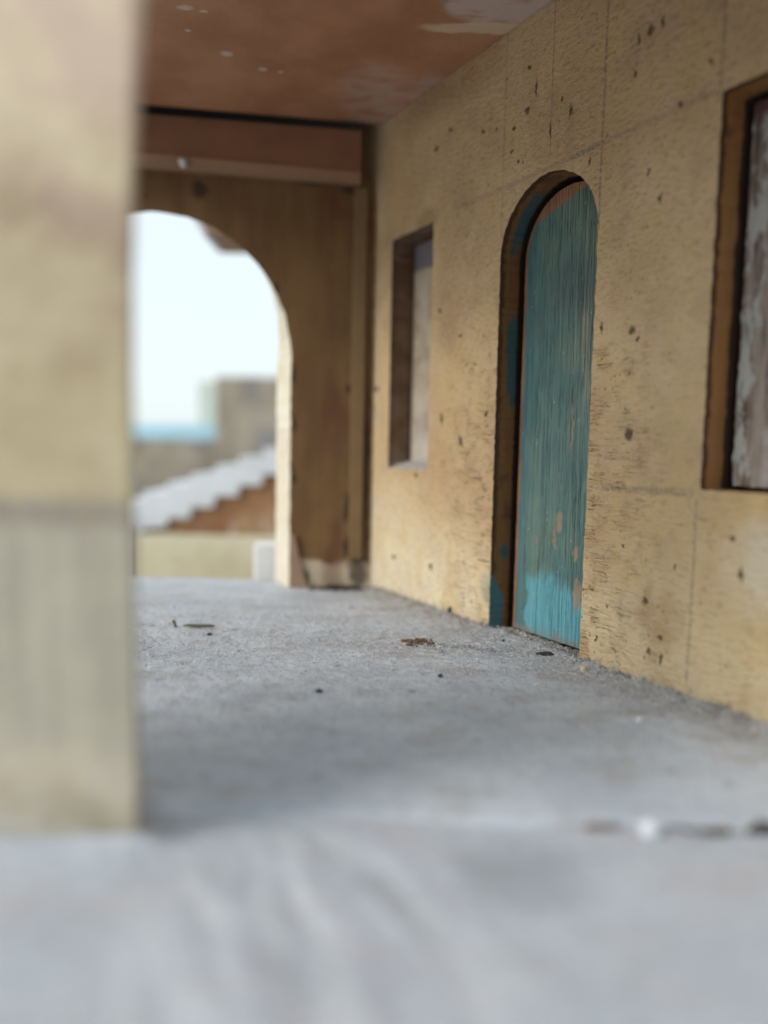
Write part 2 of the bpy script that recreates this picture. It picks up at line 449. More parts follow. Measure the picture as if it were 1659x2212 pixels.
def m_floor(front):
    g = NM('dusty_grey_paint_front' if front else 'dusty_grey_paint', .62, .5)
    big = g.noise(g.map((.5, .9, 1), (2, 7, 0)), 1, 4)
    col = g.mix(g.step(big, .3, .7), (.49, .55, .63), (.64, .69, .76))
    warm = g.noise(g.map((.8, 1.4, 1), (9, 1, 0)), 1, 4)
    if front:
        col = g.mix(.7, col, g.mix(big, (.42, .46, .52), (.55, .59, .65)))
        col = g.mix(g.mul(g.step(warm, .47, .66), .5), col, (.55, .50, .53))
        sw = g.noise(g.vec(g.mul(g.add(g.mul(g.x, .89), g.mul(g.y, .46)), 3.3), g.mul(g.add(g.mul(g.x, -.46), g.mul(g.y, .89)), .55), 1.0), 1, 2, .5, .3)
        reg = g.spot(g.x, g.y, (-.4, 5.6), (1.7, 1.7), 1.3, .4)
        col = g.mix(g.mul(g.mul(g.step(sw, .5, .6), reg), .5), col, (.76, .78, .82))
        col = g.mix(g.mul(g.mul(g.step(sw, .47, .38), reg), .5), col, (.40, .37, .41))
        b1 = g.spot(g.add(g.x, g.mul(warm, .8)), g.add(g.y, g.mul(big, .6)), (1.75, 7.0), (.5, .45), 1.6, .1)
        col = g.mix(g.mul(b1, .4), col, (.25, .28, .32))
    else:
        col = g.mix(g.mul(g.step(warm, .5, .68), .5), col, (.40, .37, .355))
        dirt = g.spot(g.add(g.x, g.mul(warm, 1.0)), g.add(g.y, g.mul(big, .8)), (1.1, 15.3), (1.3, .75), 1.4, .2)
        col = g.mix(g.mul(g.mul(dirt, g.step(g.noise(scale=8, detail=4), .4, .6)), .55), col, (.27, .225, .19))
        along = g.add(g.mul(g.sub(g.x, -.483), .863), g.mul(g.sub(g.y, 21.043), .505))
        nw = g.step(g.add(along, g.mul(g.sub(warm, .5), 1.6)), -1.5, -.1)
        col = g.mix(g.mul(nw, .6), col, (.30, .275, .265))  # darker along the wall: dust with the wall-foot shadow painted in
        d1, r1 = g.voro(g.map((1.6, 1.3, 0)), 1)
        po = g.mul(g.step(d1, .17, .06), g.step(r1, .72, .76))
        col = g.mix(g.mul(po, .7), col, (.15, .15, .17))
    fine = g.noise(scale=5.5, detail=7, rough=.72)
    col = g.mix(g.mul(g.step(fine, .48, .34), .5), col, (.30, .31, .34))
    col = g.mix(g.mul(g.step(fine, .54, .68), .5), col, (.72, .75, .79))
    hair = g.noise(g.map((5, 26, 1), (0, 0, 0), (0, 0, .25)), 1, 4, .6)
    col = g.mix(g.mul(g.step(hair, .57, .68), .2), col, (.66, .67, .70))
    g.color(col)
    g.bump(g.add(g.mul(fine, 1.2), g.mul(hair, .5)), .07, .9)
    return g.m

def m_ceiling():
    g = NM('red_brown_paint', .55, .35)
    x, y = g.add(g.x, -2.0), g.add(g.y, 14.0)
    big = g.noise(scale=.6, detail=3)
    n = g.noise(scale=1.3, detail=4)
    col = g.mix(g.step(big, .35, .65), (.34, .155, .080), (.43, .215, .12))
    wx = g.add(x, g.mul(g.sub(n, .5), .9)); wy = g.add(y, g.mul(g.sub(big, .5), .9))
    br = g.noise(g.map((1.2, 3.2, 1), (0, 0, 0), (0, 0, .5)), 1, 4)
    sm = g.spot(wx, wy, (-.35, 19.2), (.85, 1.6), 1.4, .25)
    # along the wall the paint turns greyish
    alongd = g.add(g.mul(g.sub(x, -.48), .863), g.mul(g.sub(y, 21.04), .505))
    aw = g.mul(g.step(g.add(alongd, g.mul(g.sub(n, .5), .8)), -.75, -.25), g.step(y, 17.3, 18.4))
    sm = g.mx(sm, aw)
    sm = g.mul(sm, g.step(br, .30, .56))
    col = g.mix(g.mul(sm, .6), col, (.50, .37, .32))
    lav = g.spot(wx, wy, (2.2, 14.9), (1.25, 1.1), 1.15, .8)
    col = g.mix(g.mul(g.mul(lav, g.step(br, .2, .5)), .8), col, (.55, .45, .42))
    stp = g.spot(g.add(x, 0.0), g.add(y, g.mul(g.sub(n, .5), .3)), (1.7, 16.0), (1.1, .20), 1.25, .75)
    col = g.mix(g.mul(stp, .85), col, (.60, .46, .31))
    spk = None
    for (a, b, c, d) in [(-4.14, 15.49, .16, .1), (-3.8, 15.6, .08, .06), (-3.68, 17.2, .14, .13), (-2.98, 17.85, .09, .1), (-2.6, 17.95, .06, .06), (-4.3, 16.3, .05, .06)]:
        s = g.spot(g.add(x, g.mul(g.sub(g.noise(scale=7, detail=2), .5), .12)), y, (a, b), (c * .8, d * .7), 1.7, .1)
        spk = s if spk is None else g.mx(spk, s)
    d1, r1 = g.voro(g.map((2, 2, 0)), 1)
    spk = g.mx(spk, g.mul(g.mul(g.step(d1, .10, .04), g.step(r1, .86, .9)), .5))
    col = g.mix(g.mul(spk, .6), col, (.62, .54, .48))
    g.color(col)
    g.bump(g.add(n, g.mul(g.noise(scale=14, detail=3), .3)), .03, .6)
    return g.m

def m_arch(face=True):
    g = NM('brown_stained_board', .7, .3)
    st = g.noise(g.map((1.6, 1, .3)), 1, 4)
    big = g.noise(scale=.55, detail=4)
    col = g.mix(g.step(st, .3, .7), (.13, .07, .027), (.185, .105, .042))
    col = g.mix(g.mul(g.step(big, .5, .7), .5), col, (.11, .04, .022))
    low = g.step(g.add(g.z, g.mul(g.sub(g.noise(scale=2.2, detail=5), .5), 1.1)), .85, .6)
    col = g.mix(low, col, (.50, .42, .31))
    d1, r1 = g.voro(g.map((1.1, 1, .9)), 1)
    col = g.mix(g.mul(g.mul(g.step(d1, .16, .07), g.step(r1, .7, .74)), .8), col, (.03, .018, .01))
    sp = None
    for (a, b, c, d) in [(-.10, 8.3, .10, .14), (1.97, 5.6, .14, .12), (.42, 6.0, .05, .3), (.45, 4.6, .06, .25), (.42, 3.2, .05, .3), (1.95, 2.3, .08, .4), (2.02, 1.2, .12, .3), (2.3, .5, .25, .5), (2.45, 3.5, .1, 2.2), (.6, .25, .3, .25), (.9, 11.15, .35, .1), (2.0, 10.95, .32, .12), (-2.2, 10.9, .2, .25)]:
        q = g.spot(g.add(g.x, g.mul(g.sub(g.noise(scale=3, detail=3), .5), .3)), g.z, (a, b), (c, d), 1.4, .4); sp = q if sp is None else g.mx(sp, q)
    col = g.mix(g.mul(sp, .8), col, (.025, .014, .010))  # dark marks; those right under the beam paint its patchy shadow
    red = g.mul(g.band(g.x, 1.55, .28, .7), g.step(g.noise(g.map((1, 1, .5)), 1, 3), .4, .6))
    col = g.mix(g.mul(red, .5), col, (.10, .032, .018))
    g.color(col)
    g.bump(st, .03, .6)
    return g.m

def m_cream(name, a=(.55, .47, .33), b=(.64, .58, .44), c=(.42, .33, .24), s=1.0):
    g = NM(name, .8, .2)
    n = g.noise(scale=.7 * s, detail=4); k = g.noise(g.map((1, 1, .6), (3, 3, 3)), 1.3 * s, 4)
    col = g.mix(g.step(n, .35, .65), a, b)
    col = g.mix(g.mul(g.step(k, .5, .7), .6), col, c)
    g.color(col)
    g.bump(g.noise(scale=8 * s, detail=4), .03, .7)
    return g.m

def m_pillar():
    g = NM('cream_pillar_paint', .8, .2)
    z = g.add(g.z, 0.0)
    n = g.noise(g.map((.9, 1, .9)), 1.0, 4); k = g.noise(g.map((1.1, 1, 1.3), (3, 3, 3), (0, .5, 0)), 1., 4)
    v = g.noise(g.map((4, 4, .35)), 1, 4)
    col = g.mix(g.step(n, .36, .64), (.37, .29, .19), (.47, .39, .26))
    col = g.mix(g.mul(g.step(k, .46, .62), .8), col, (.33, .235, .175))
    hi = g.step(g.add(z, g.mul(n, 2.4)), 7.0, 8.8)
    col = g.mix(g.mul(hi, .8), col, g.mix(g.step(k, .38, .62), (.66, .55, .40), (.60, .47, .37)))
    mid = g.mul(g.between(g.add(z, g.mul(n, 1.5)), 3.6, 5.6, .5), g.step(k, .40, .55))
    col = g.mix(g.mul(mid, .5), col, (.50, .43, .25))
    lo = g.step(z, 3.25, 3.15)
    col = g.mix(g.mul(lo, .8), col, g.mix(g.step(v, .4, .6), (.335, .315, .26), (.40, .375, .31)))
    ft = g.step(g.add(z, g.mul(n, 1.4)), 2.1, 1.1)
    col = g.mix(g.mul(ft, .75), col, g.mix(g.step(k, .42, .6), (.60, .52, .36), (.50, .45, .37)))
    pc = g.mul(g.band(z, 3.31, .13, .7), g.mul(g.step(v, .2, .6), .7))
    col = g.mix(pc, col, (.20, .19, .185))
    ds = g.step(g.add(z, g.mul(g.sub(k, .5), 2.4)), 1.1, -.2)
    col = g.mix(g.mul(ds, .8), col, g.mix(g.step(n, .42, .58), (.25, .215, .175), (.42, .395, .36)))
    # brown band on the arris: the pillar's shade side painted in
    ar = g.step(g.add(g.x, g.mul(g.sub(v, .5), .1)), -.03, .03)
    col = g.mix(g.mul(ar, .6), col, (.22, .13, .08))
    g.color(col)
    g.bump(g.add(k, g.mul(g.noise(scale=6, detail=4), .4)), .05, .7)
    return g.m

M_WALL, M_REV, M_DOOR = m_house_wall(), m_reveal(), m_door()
M_PANE_S, M_PANE_B = m_pane(False), m_pane(True)
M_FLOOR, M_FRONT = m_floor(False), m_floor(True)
M_CEIL, M_ARCH, M_PIL = m_ceiling(), m_arch(), m_pillar()
M_JAMB = m_cream('cream_painted_jamb', (.66, .60, .46), (.72, .68, .56), (.58, .50, .40))
M_DARKWOOD = plain('dark_brown_wood', (.085, .038, .022), .7)
M_BEAM = plain('brown_beam_paint', (.24, .115, .065), .6, .3, .8)
M_BEAM_EDGE = plain('tan_beam_edge', (.33, .20, .12), .7, .25, 1.2)  # lighter than the beam: its lit lower bevel put into the colour
M_GROUND = plain('pale_ground', (.42, .42, .42), .9, .15, .08)
M_WHITE = plain('chalky_white_paint', (.68, .72, .78), .8, .22, .5)
M_STAIRSIDE = None
M_STONE = m_cream('grey_stone', (.23, .195, .155), (.38, .335, .265), (.20, .22, .26), .4)
M_LOWWALL = m_cream('yellowed_cream_paint', (.60, .55, .38), (.70, .66, .52), (.50, .42, .28), .35)
M_TEALRAIL = plain('pale_turquoise_paint', (.42, .66, .78), .7, .2, .15)
M_PALEGREEN = plain('pale_green_grey_paint', (.60, .66, .60), .8, .1, .4)
M_DIRT_SHADE = plain('dark_dirt_and_shade', (.055, .048, .045), .95, .4, 9)
M_BROWNDIRT = plain('brown_crumbs', (.20, .115, .06), .95, .5, 12)
M_TWIG = plain('grey_brown_twig', (.12, .11, .085), .9, .4, 14)
M_BEAD = plain('chalk_white_bead', (.66, .68, .72), .5, .06, 12)
M_FIBRE = plain('pale_lint', (.60, .60, .62), .9, .1, 3)
M_GRIT = plain('grey_grit', (.33, .32, .32), .95, .5, 4)
M_CREAMCHIP = plain('cream_paint_chip', (.62, .54, .38), .8, .2, 6)

def m_stairside():
    g = NM('brown_scratched_side', .7)
    n = g.noise(scale=.3, detail=4)
    col = g.mix(g.step(n, .4, .6), (.30, .15, .075), (.42, .28, .16))
    s = g.noise(g.map((.9, 1, .22), (0, 0, 0), (0, math.radians(-50), 0)), 1, 4)
    sc = g.mul(g.step(s, .50, .58), g.spot(g.x, g.z, (5.6, 1.7), (2.2, 1.7), 1.3, .5))
    col = g.mix(sc, col, (.60, .50, .44))
    g.color(col)
    return g.m
M_STAIRSIDE = m_stairside()

# ------------------------------------------------------------------ the setting: floor, pavement, ground
WP = Vector((-.483, 21.043, 0)); WU = Vector((.505, -.863, 0)).normalized(); WN = Vector((.863, .505, 0)).normalized()
WALL_ROT = math.atan2(WU.y, WU.x)
def wall_pt(u, w, z):          # along, into the wall, up  (cm)
    return WP + WU * u + WN * w + Vector((0, 0, z))
def wall_x(y):                 # x of the wall face at y
    return WP.x + (y - WP.y) * WU.x / WU.y

def floor_h(x, y):
    d = (Vector((x, y, 0)) - WP).dot(WN)          # negative on the room side
    h = .018 * fbm(x * 1.3, y * 1.3, 1) + .026 * fbm(x * 5.5, y * 5.5, 4, 3)
    if d > -1.2 and d < .1:
        h += .085 * math.exp(min(d, 0) / .16) * (1.0 + 1.1 * fbm(x * 3, y * 3, 8))
    h += .05 * math.exp(-(((x - .75) / .9) ** 2 + ((y - 15.) / .5) ** 2)) * (.5 + fbm(x * 7, y * 7, 3) * 1.2)
    # dust banked against the pillar foot
    if x < -2.0 and y < 9: h += .07 * math.exp(-abs(y - 8.0) / .3)
    return h
def build_floor():
    ys = []
    y = 7.70
    while y < 21.95: ys.append(y); y += .06
    nx = 230
    vs, fs = [], []
    for y in ys:
        x1 = min(wall_x(y) + 1.0, 8.2); x0 = -14.0
        for i in range(nx + 1):
            t = i / nx
            x = x0 + (x1 - x0) * (1 - (1 - t) ** 1.35)
            e = .06 * max(0, 1 - (y - 7.7) / .12)
            yy = y + (.03 * fbm(x * 2.5, 3, 1) if y < 7.72 else 0)
            vs.append((x, yy, floor_h(x, yy) - e))
    n = nx + 1
    for j in range(len(ys) - 1):
        for i in range(nx):
            fs.append((j * n + i, j * n + i + 1, (j + 1) * n + i + 1, (j + 1) * n + i))
    # edges down to the underside
    b = len(vs)
    ring = [i for i in range(n)] + [j * n + nx for j in range(1, len(ys))] + [(len(ys) - 1) * n + i for i in range(nx - 1, -1, -1)] + [j * n for j in range(len(ys) - 2, 0, -1)]
    for i in ring: vs.append((vs[i][0], vs[i][1], -1.2))
    L = len(ring)
    for k in range(L):
        k2 = (k + 1) % L
        fs.append((ring[k2], ring[k], b + k, b + k2))
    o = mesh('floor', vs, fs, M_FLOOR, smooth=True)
    tag(o, kind='structure')
build_floor()

def build_front():
    nx, ny = 150, 110
    vs, fs = [], []
    for j in range(ny + 1):
        t = j / ny
        for i in range(nx + 1):
            x = -16 + 32 * i / nx
            gap = .012
            if x > .7:
                gap = .075 + .14 * max(0, .25 + 2.0 * fbm(x * 1.3, 0, 5, 2)) + .10 * math.exp(-((x - 4.2) / .35) ** 2) + .07 * math.exp(-((x - 2.4) / .2) ** 2)
            y1 = 7.68 - gap
            y = y1 - (14.0) * (1 - t) ** 1.8
            h = .02 * fbm(x * .9, y * .9, 2) + .012 * fbm(x * 3, y * 3, 6)
            # brushed ridges
            k = math.exp(-(((x + .4) / 1.3) ** 2 + ((y - 5.9) / 1.2) ** 2))
            h += .13 * k * fbm((.89 * x + .46 * y) * 2, (.89 * y - .46 * x) * .55, 2, 2)
            if t > .985: h -= .03
            if x < -2.1 and y > 6: h += .20 * math.exp(-abs(y - 7.05) / .25) * max(0, .6 + 1.1 * fbm(x * 1.6, y * 1.6, 5)) * min(1, (-2.1 - x) * 5)
            vs.append((x, y, h))
    n = nx + 1
    for j in range(ny):
        for i in range(nx):
            fs.append((j * n + i, j * n + i + 1, (j + 1) * n + i + 1, (j + 1) * n + i))
    b = len(vs)
    ring = [i for i in range(n)] + [j * n + nx for j in range(1, ny + 1)] + [ny * n + i for i in range(nx - 1, -1, -1)] + [j * n for j in range(ny - 1, 0, -1)]
    for i in ring: vs.append((vs[i][0], vs[i][1], -1.2))
    for k in range(len(ring)):
        k2 = (k + 1) % len(ring)
        fs.append((ring[k2], ring[k], b + k, b + k2))
    tag(mesh('pavement', vs, fs, M_FRONT, smooth=True), kind='structure')
build_front()

gv = [(-6000, -6000, -3.3), (6000, -6000, -3.3), (6000, 6000, -3.3), (-6000, 6000, -3.3)]
tag(mesh('ground', gv, [(0, 1, 2, 3)], M_GROUND), kind='structure')
# dark bed the two floor boards lie on
bm = bmesh.new(); box(bm, (-13.9, -6, -3.3), (8.0, 21.85, -1.21))
tag(from_bm('base_board', bm, M_DARKWOOD), 'dark wooden base board under the grey porch floor', 'base board')

# ------------------------------------------------------------------ house wall with door and windows
def rough_loop(pts, amp, step=.09, seed=0):
    out = []
    n = len(pts)
    for i in range(n):
        a, b = Vector(pts[i]), Vector(pts[(i + 1) % n])
        k = max(1, int((b - a).length / step))
        for j in range(k):
            p = a.lerp(b, j / k)
            out.append((p.x + amp * mnoise.noise(Vector((p.x * 9 + seed, p.y * 9, 1))) * 1.6, p.y + amp * mnoise.noise(Vector((p.x * 9, p.y * 9 + seed, 5))) * 1.6))
    return out

def arch_pts(cx, r, zs, z0, n=40):
    pts = [(cx - r, z0), (cx + r, z0), (cx + r, zs)]
    for i in range(1, n): a = math.pi * i / n; pts.append((cx + r * math.cos(a), zs + r * math.sin(a)))
    pts.append((cx - r, zs))
    return pts

house = empty('house_wall', 'long cream plywood house wall with a teal door and two windows', 'house wall', tuple(WP), WALL_ROT)
# the wall's local frame: x along, y into the wall (WN), z up
def lw(p, w=0.): return (p[0], w, p[1])
local_into = 1.0 if (Matrix.Rotation(WALL_ROT, 3, 'Z') @ Vector((0, 1, 0))).dot(WN) > 0 else -1.0

outer = [(-3.2, -.06), (17.5, -.06), (17.5, 13.55), (-3.2, 13.55)]
door_h = rough_loop(arch_pts(7.03, 1.38, 8.02, .0), .016, .05, 3)
win_s = rough_loop([(1.12, 3.46), (3.05, 3.46), (3.05, 9.45), (1.12, 9.45)], .02, .1, 7)
win_b = rough_loop([(10.83, 3.44), (14.4, 3.44), (14.4, 9.46), (10.83, 9.46)], .012, .1, 11)
TH = .9
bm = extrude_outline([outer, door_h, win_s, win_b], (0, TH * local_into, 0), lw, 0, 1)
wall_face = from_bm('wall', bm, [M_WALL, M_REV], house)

def slab(name, loop, w0, w1, mats, parent, side=0, bev=.03):
    bm = extrude_outline([loop], (0, (w1 - w0) * local_into, 0), lambda p: (p[0], w0 * local_into, p[1]), 0, side)
    if bev:
        fr = [e for e in bm.edges if all(abs(v.co.y - w0 * local_into) < 1e-5 for v in e.verts) and any(len(f.verts) == 4 for f in e.link_faces) and not all(abs(f.normal.y) > .9 for f in e.link_faces)]
        bm.normal_update()
    return from_bm(name, bm, mats, parent)
door = slab('door', rough_loop(arch_pts(7.09, 1.28, 8.0, .06), .006, .1, 5), .56, TH + .5, M_DOOR, house)
tag(door, 'worn teal arched door, bright turquoise at its foot')
ws = slab('window', rough_loop([(1.2, 3.55), (3.0, 3.55), (3.0, 9.38), (1.2, 9.38)], .008, .2, 2), .66, TH + .3, M_PANE_S, house)
tag(ws, 'narrow window closed by a dusty light board')
wb = slab('window', rough_loop([(10.97, 3.5), (14.3, 3.5), (14.3, 9.36), (10.97, 9.36)], .022, .09, 9), .58, TH + .3, M_PANE_B, house)
tag(wb, 'large window closed by a board with flaking white paint')
# dusty sill bed of the far window
vs, fs = [], []
for i in range(13):
    u = 1.13 + 1.9 * i / 12
    for w, zb in ((.03, .0), (.28, .14), (.64, .28)):
        vs.append((u, w * local_into, 3.44 + zb * (.7 + .9 * abs(fbm(u * 2, w * 3, 2)))))
for i in range(12):
    for k in range(2): fs.append((i * 3 + k, i * 3 + k + 1, (i + 1) * 3 + k + 1, (i + 1) * 3 + k))
sill = mesh('sill_dust', vs, fs, plain('grey_window_dust', (.42, .41, .39), .95, .2, 5), ws, smooth=True)
# dark backing behind the gaps of door and windows
bm = bmesh.new(); y0, y1 = (TH + .52) * local_into, (TH + .6) * local_into
box(bm, (-.8, min(y0, y1), 0), (17, max(y0, y1), 12.5))
from_bm('backing_board', bm, M_DARKWOOD, house)

# ------------------------------------------------------------------ porch ceiling
def build_ceiling():
    vs = [(-9.6, 6.9, 12.6), (wall_x(6.9) + .9, 6.9, 12.6), (wall_x(22) + .9, 22.0, 12.6), (-9.6, 22.0, 12.6)]
    back = [(-9.6, 19.3), (-6.5, 19.72), (-.4, 20.62)]
    lo = [(-9.6, 6.9), (wall_x(6.9) - .02, 6.9), (wall_x(20.7) - .02, 20.7)] + back[::-1]
    bm = extrude_outline([lo], (0, 0, .9), lambda p: (p[0], p[1], 12.61))
    t = empty('porch_ceiling', None, None, (-2, 14, 12.6))
    for v in bm.verts: v.co -= Vector((-2, 14, 12.6))
    from_bm('panel', bm, M_CEIL, t)
    vs = [(x + 2, y - 14, .96) for x, y, z in vs] + [(x + 2, y - 14, 1.6) for x, y, z in vs]
    f = [(0, 3, 2, 1), (4, 5, 6, 7), (0, 1, 5, 4), (1, 2, 6, 5), (2, 3, 7, 6), (3, 0, 4, 7)]
    mesh('light_cover', vs, f, M_DARKWOOD, t)  # unseen cover added to keep the slit above the beam light-tight
    tag(t, 'red brown painted porch ceiling with pale paint smears', 'ceiling')
build_ceiling()

# ------------------------------------------------------------------ arch wall at the far end
AY = 20.80
archw = empty('arch_wall', 'dark brown wall with a tall round arch at the far end of the porch', 'wall', (-3, AY, 0))
def rel(p, dy=0.): return (p[0] + 3, dy, p[1])
ol = [(-13.5, 0.0), (-10.4, 0.0), (-10.4, 6.4)]
for i in range(1, 48):
    a = math.pi * (1 - i / 48); ol.append((-6.53 + 3.87 * math.cos(a), 6.4 + 3.87 * math.sin(a)))
ol += [(-2.66, 6.4), (-2.66, 0.0), (-.37, 0.0), (-.40, 10.4), (-.52, 11.0), (-.68, 11.5), (-.72, 13.5), (-13.5, 13.5)]
ol = rough_loop(ol, .022, .16, 4)
bm = extrude_outline([ol], (-.52, .92, 0), lambda p: rel(p), 0, 1)
for v in bm.verts:
    if v.co.y > .5 and v.co.z < 10.6 and v.co.x < .36:
        v.co.z += .30 * (v.co.z / 10.3) ** 2
        if v.co.z > 6.4: v.co.x += .42 * min(1, (v.co.z - 6.4) / 3)
from_bm('board', bm, [M_ARCH, M_JAMB], archw)
bm = bmesh.new(); box(bm, (.9, .96, 0), (2.06, 1.1, 13.5))
from_bm('backing_strip', bm, M_DARKWOOD, archw)  # hidden strip added to keep light out of the corner gap
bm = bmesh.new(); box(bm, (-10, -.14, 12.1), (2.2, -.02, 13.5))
from_bm('shadow_strip', bm, M_DIRT_SHADE, archw)  # black strip standing in for the shade in the slit above the beam
# corner batten
bm = bmesh.new(); box(bm, (2.02, -.10, .85), (2.40, -.01, 11.0)); bevelled(bm, .04)
from_bm('batten', bm, plain('olive_brown_strip', (.20, .13, .06), .7, .25, 1.2), archw)
# loose inner strip at the jamb foot
bm = bmesh.new()
pr = [(.36, .02), (.86, .02), (.62, .9), (.5, 1.5), (.36, 1.5)]
bm2 = extrude_outline([pr], (0, -.10, 0), lambda p: (p[0], -.01, p[1]))
bm.free()
from_bm('broken_strip', bm2, plain('split_brown_veneer', (.30, .20, .14), .8, .3, 2), archw)

# beam under the ceiling, leaving a dark slit above it and at its end
beam = empty('beam', 'brown beam with a lighter lower edge along the top of the arch wall', 'beam', (-.8, 20.62, 0))
def bar(name, pts_l, pts_r, mat, parent, x0=-12.6, x1=0.0):
    vs = [(x0, y, z) for y, z in pts_l] + [(x1, y, z) for y, z in pts_r]
    n = len(pts_l)
    fs = [tuple(range(n - 1, -1, -1)), tuple(range(n, 2 * n))] + [(i, (i + 1) % n, n + (i + 1) % n, n + i) for i in range(n)]
    return mesh(name, vs, fs, mat, parent)
def bz(zl, zr, x):             # height of a board edge that drops from left to right
    return zr + (zl - zr) * (x + .8) / (-6.6 + .8)
for nm, (tl, tr), (ll, lr), fr, mt in (('face_board', (12.57, 12.36), (11.575, 11.285), .0, M_BEAM), ('lower_edge', (11.57, 11.28), (11.36, 11.04), -.05, M_BEAM_EDGE)):
    L, Q = -13.4, -.8
    bar(nm, [(-.78 + fr, bz(ll, lr, L)), (.1, bz(ll, lr, L)), (.1, bz(tl, tr, L)), (-.78 + fr, bz(tl, tr, L))],
        [(-.17 + fr, lr), (.13, lr), (.13, tr), (-.17 + fr, tr)], mt, beam)

# ------------------------------------------------------------------ front pillar
def build_pillar():
    xs = []
    prof = [(0.0, -2.37), (1, -2.375), (3, -2.40), (5.0, -2.40), (6.2, -2.38), (7.2, -2.31), (8.2, -2.22), (9.5, -2.0), (11, -1.6), (12.6, -1.0)]
    vs, fs = [], []
    N = 90
    def ex(z):
        for (a, b), (c, d) in zip(prof, prof[1:]):
            if a <= z <= c: return b + (d - b) * (z - a) / (c - a)
        return prof[-1][1]
    D = (-.5, .86)
    for k in range(N + 1):
        z = 12.6 * k / N
        e = ex(z) + .018 * fbm(z * 1.5, 2, 0)
        # outline in plan: rounded front corner
        ring = [(-8.6, 7.45), (-5.0, 7.22), (e - .06, 7.05), (e - .015, 7.065), (e, 7.11), (e + D[0] * 1.0, 7.11 + D[1] * 1.0), (-8.6, 8.15)]
        for x, y in ring: vs.append((x, y, z))
    m = 7
    for k in range(N):
        for i in range(m):
            j = (i + 1) % m
            fs.append((k * m + i, k * m + j, (k + 1) * m + j, (k + 1) * m + i))
    fs.append(tuple(range(m - 1, -1, -1))); fs.append(tuple(N * m + i for i in range(m)))
    t = empty('porch_pillar', None, None, (-2.4, 7.05, 0))
    o = mesh('pillar', [(x + 2.4, y - 7.05, z) for x, y, z in vs], fs, M_PIL, t)
    # flat arch it carries, unseen above the picture, added to cut front sky light
    pr = [(-.9, 12.6), (.02, 10.2), (1.2, 10.9), (2.6, 11.2), (5.6, 11.2), (7.2, 10.7), (8.2, 9.6), (9.2, 12.6)]
    pr = [(-1.0, 12.58), (-.95, 8.6)] + [(.3 + 8.2 * k / 12 , 9.0 + 1.15 * math.sin(math.pi * k / 12) ** .7) for k in range(13)] + [(10.4, 9.0), (10.4, 12.58)]
    bm = extrude_outline([pr], (0, .9, 0), lambda p: (p[0], .06, p[1]))
    from_bm('arch', bm, M_PIL, t)
    tag(t, 'blurred cream painted pillar close to the camera with a grey pencil line', 'pillar')
build_pillar()

# ------------------------------------------------------------------ courtyard beyond the arch
stair = empty('staircase', 'white topped steps climbing to the right beyond the arch', 'staircase', (-13.2, 40, -3.3))
# stepped white band: lower contour, treads above
low = [(-1.2, 2.45), (0, 2.6), (1.42, 2.82)]
z, x = 3.28, 1.45
for i in range(9):
    low += [(x, z), (x + 1.18, z)]
    x += 1.3; z += .62
upx = []
z2, x2 = 3.8, -1.2
top = []
for i in range(11):
    top += [(x2, z2 - .12), (x2 + .02, z2 + .35), ]
    x2 += 1.3; z2 += .50
band = low + [(low[-1][0], top[-1][1])] + list(reversed([t for t in top if t[0] < low[-1][0] - .1]))
bm = extrude_outline([band], (0, 4.0, 0), lambda p: (p[0], 0, p[1]))
from_bm('steps', bm, M_WHITE, stair)
sidep = [(.2, .2), (13.0, .2)] + list(reversed([(a, b + .1) for a, b in low[1:]]))
bm = extrude_outline([sidep], (0, 3.4, 0), lambda p: (p[0], .25, p[1]))
from_bm('side_panel', bm, M_STAIRSIDE, stair)

bm = bmesh.new(); box(bm, (-13.2, 38.6, -3.3), (-1.0, 39.4, -.85)); bevelled(bm, .06)
tag(from_bm('low_wall', bm, M_LOWWALL), 'low yellowish cream wall in front of the steps beyond the arch', 'low wall')
bm = bmesh.new(); box(bm, (-16.5, 38.7, -3.3), (-13.42, 39.4, -.4)); bevelled(bm, .06)
tag(from_bm('low_wall', bm, m_cream('greyish_lilac_paint', (.36, .31, .30), (.42, .37, .35), (.33, .28, .28), .4)), 'low greyish lilac wall left of the cream low wall', 'low wall')
bm = bmesh.new(); box(bm, (-4.0, 22.6, -3.3), (-2.4, 23.4, .98)); bevelled(bm, .10)
tag(from_bm('white_post', bm, plain('bright_white_paint', (.9, .9, .89), .7, .03, 1)), 'short white post just outside the foot of the arch', 'post')

tower = empty('stone_building', 'blurred grey stone building with a tall right part and a pale side slab', 'building', (-13.7, 60, -3.3))
bm = bmesh.new(); box(bm, (0, 0, 0), (14, 5, 12.75)); bevelled(bm, .12)
from_bm('tall_block', bm, M_STONE, tower)
bm = bmesh.new(); box(bm, (-14, .5, 0), (-.01, 5, 7.6)); bevelled(bm, .1)
from_bm('low_block', bm, M_STONE, tower)
bm = bmesh.new(); box(bm, (-2.05, 2.6, 7.61), (-.01, 4.4, 12.6)); bevelled(bm, .1)
from_bm('side_slab', bm, M_PALEGREEN, tower)
bm = bmesh.new(); box(bm, (-14, .9, 7.61), (-.02, 2.4, 8.85)); bevelled(bm, .1)
from_bm('parapet', bm, M_TEALRAIL, tower)

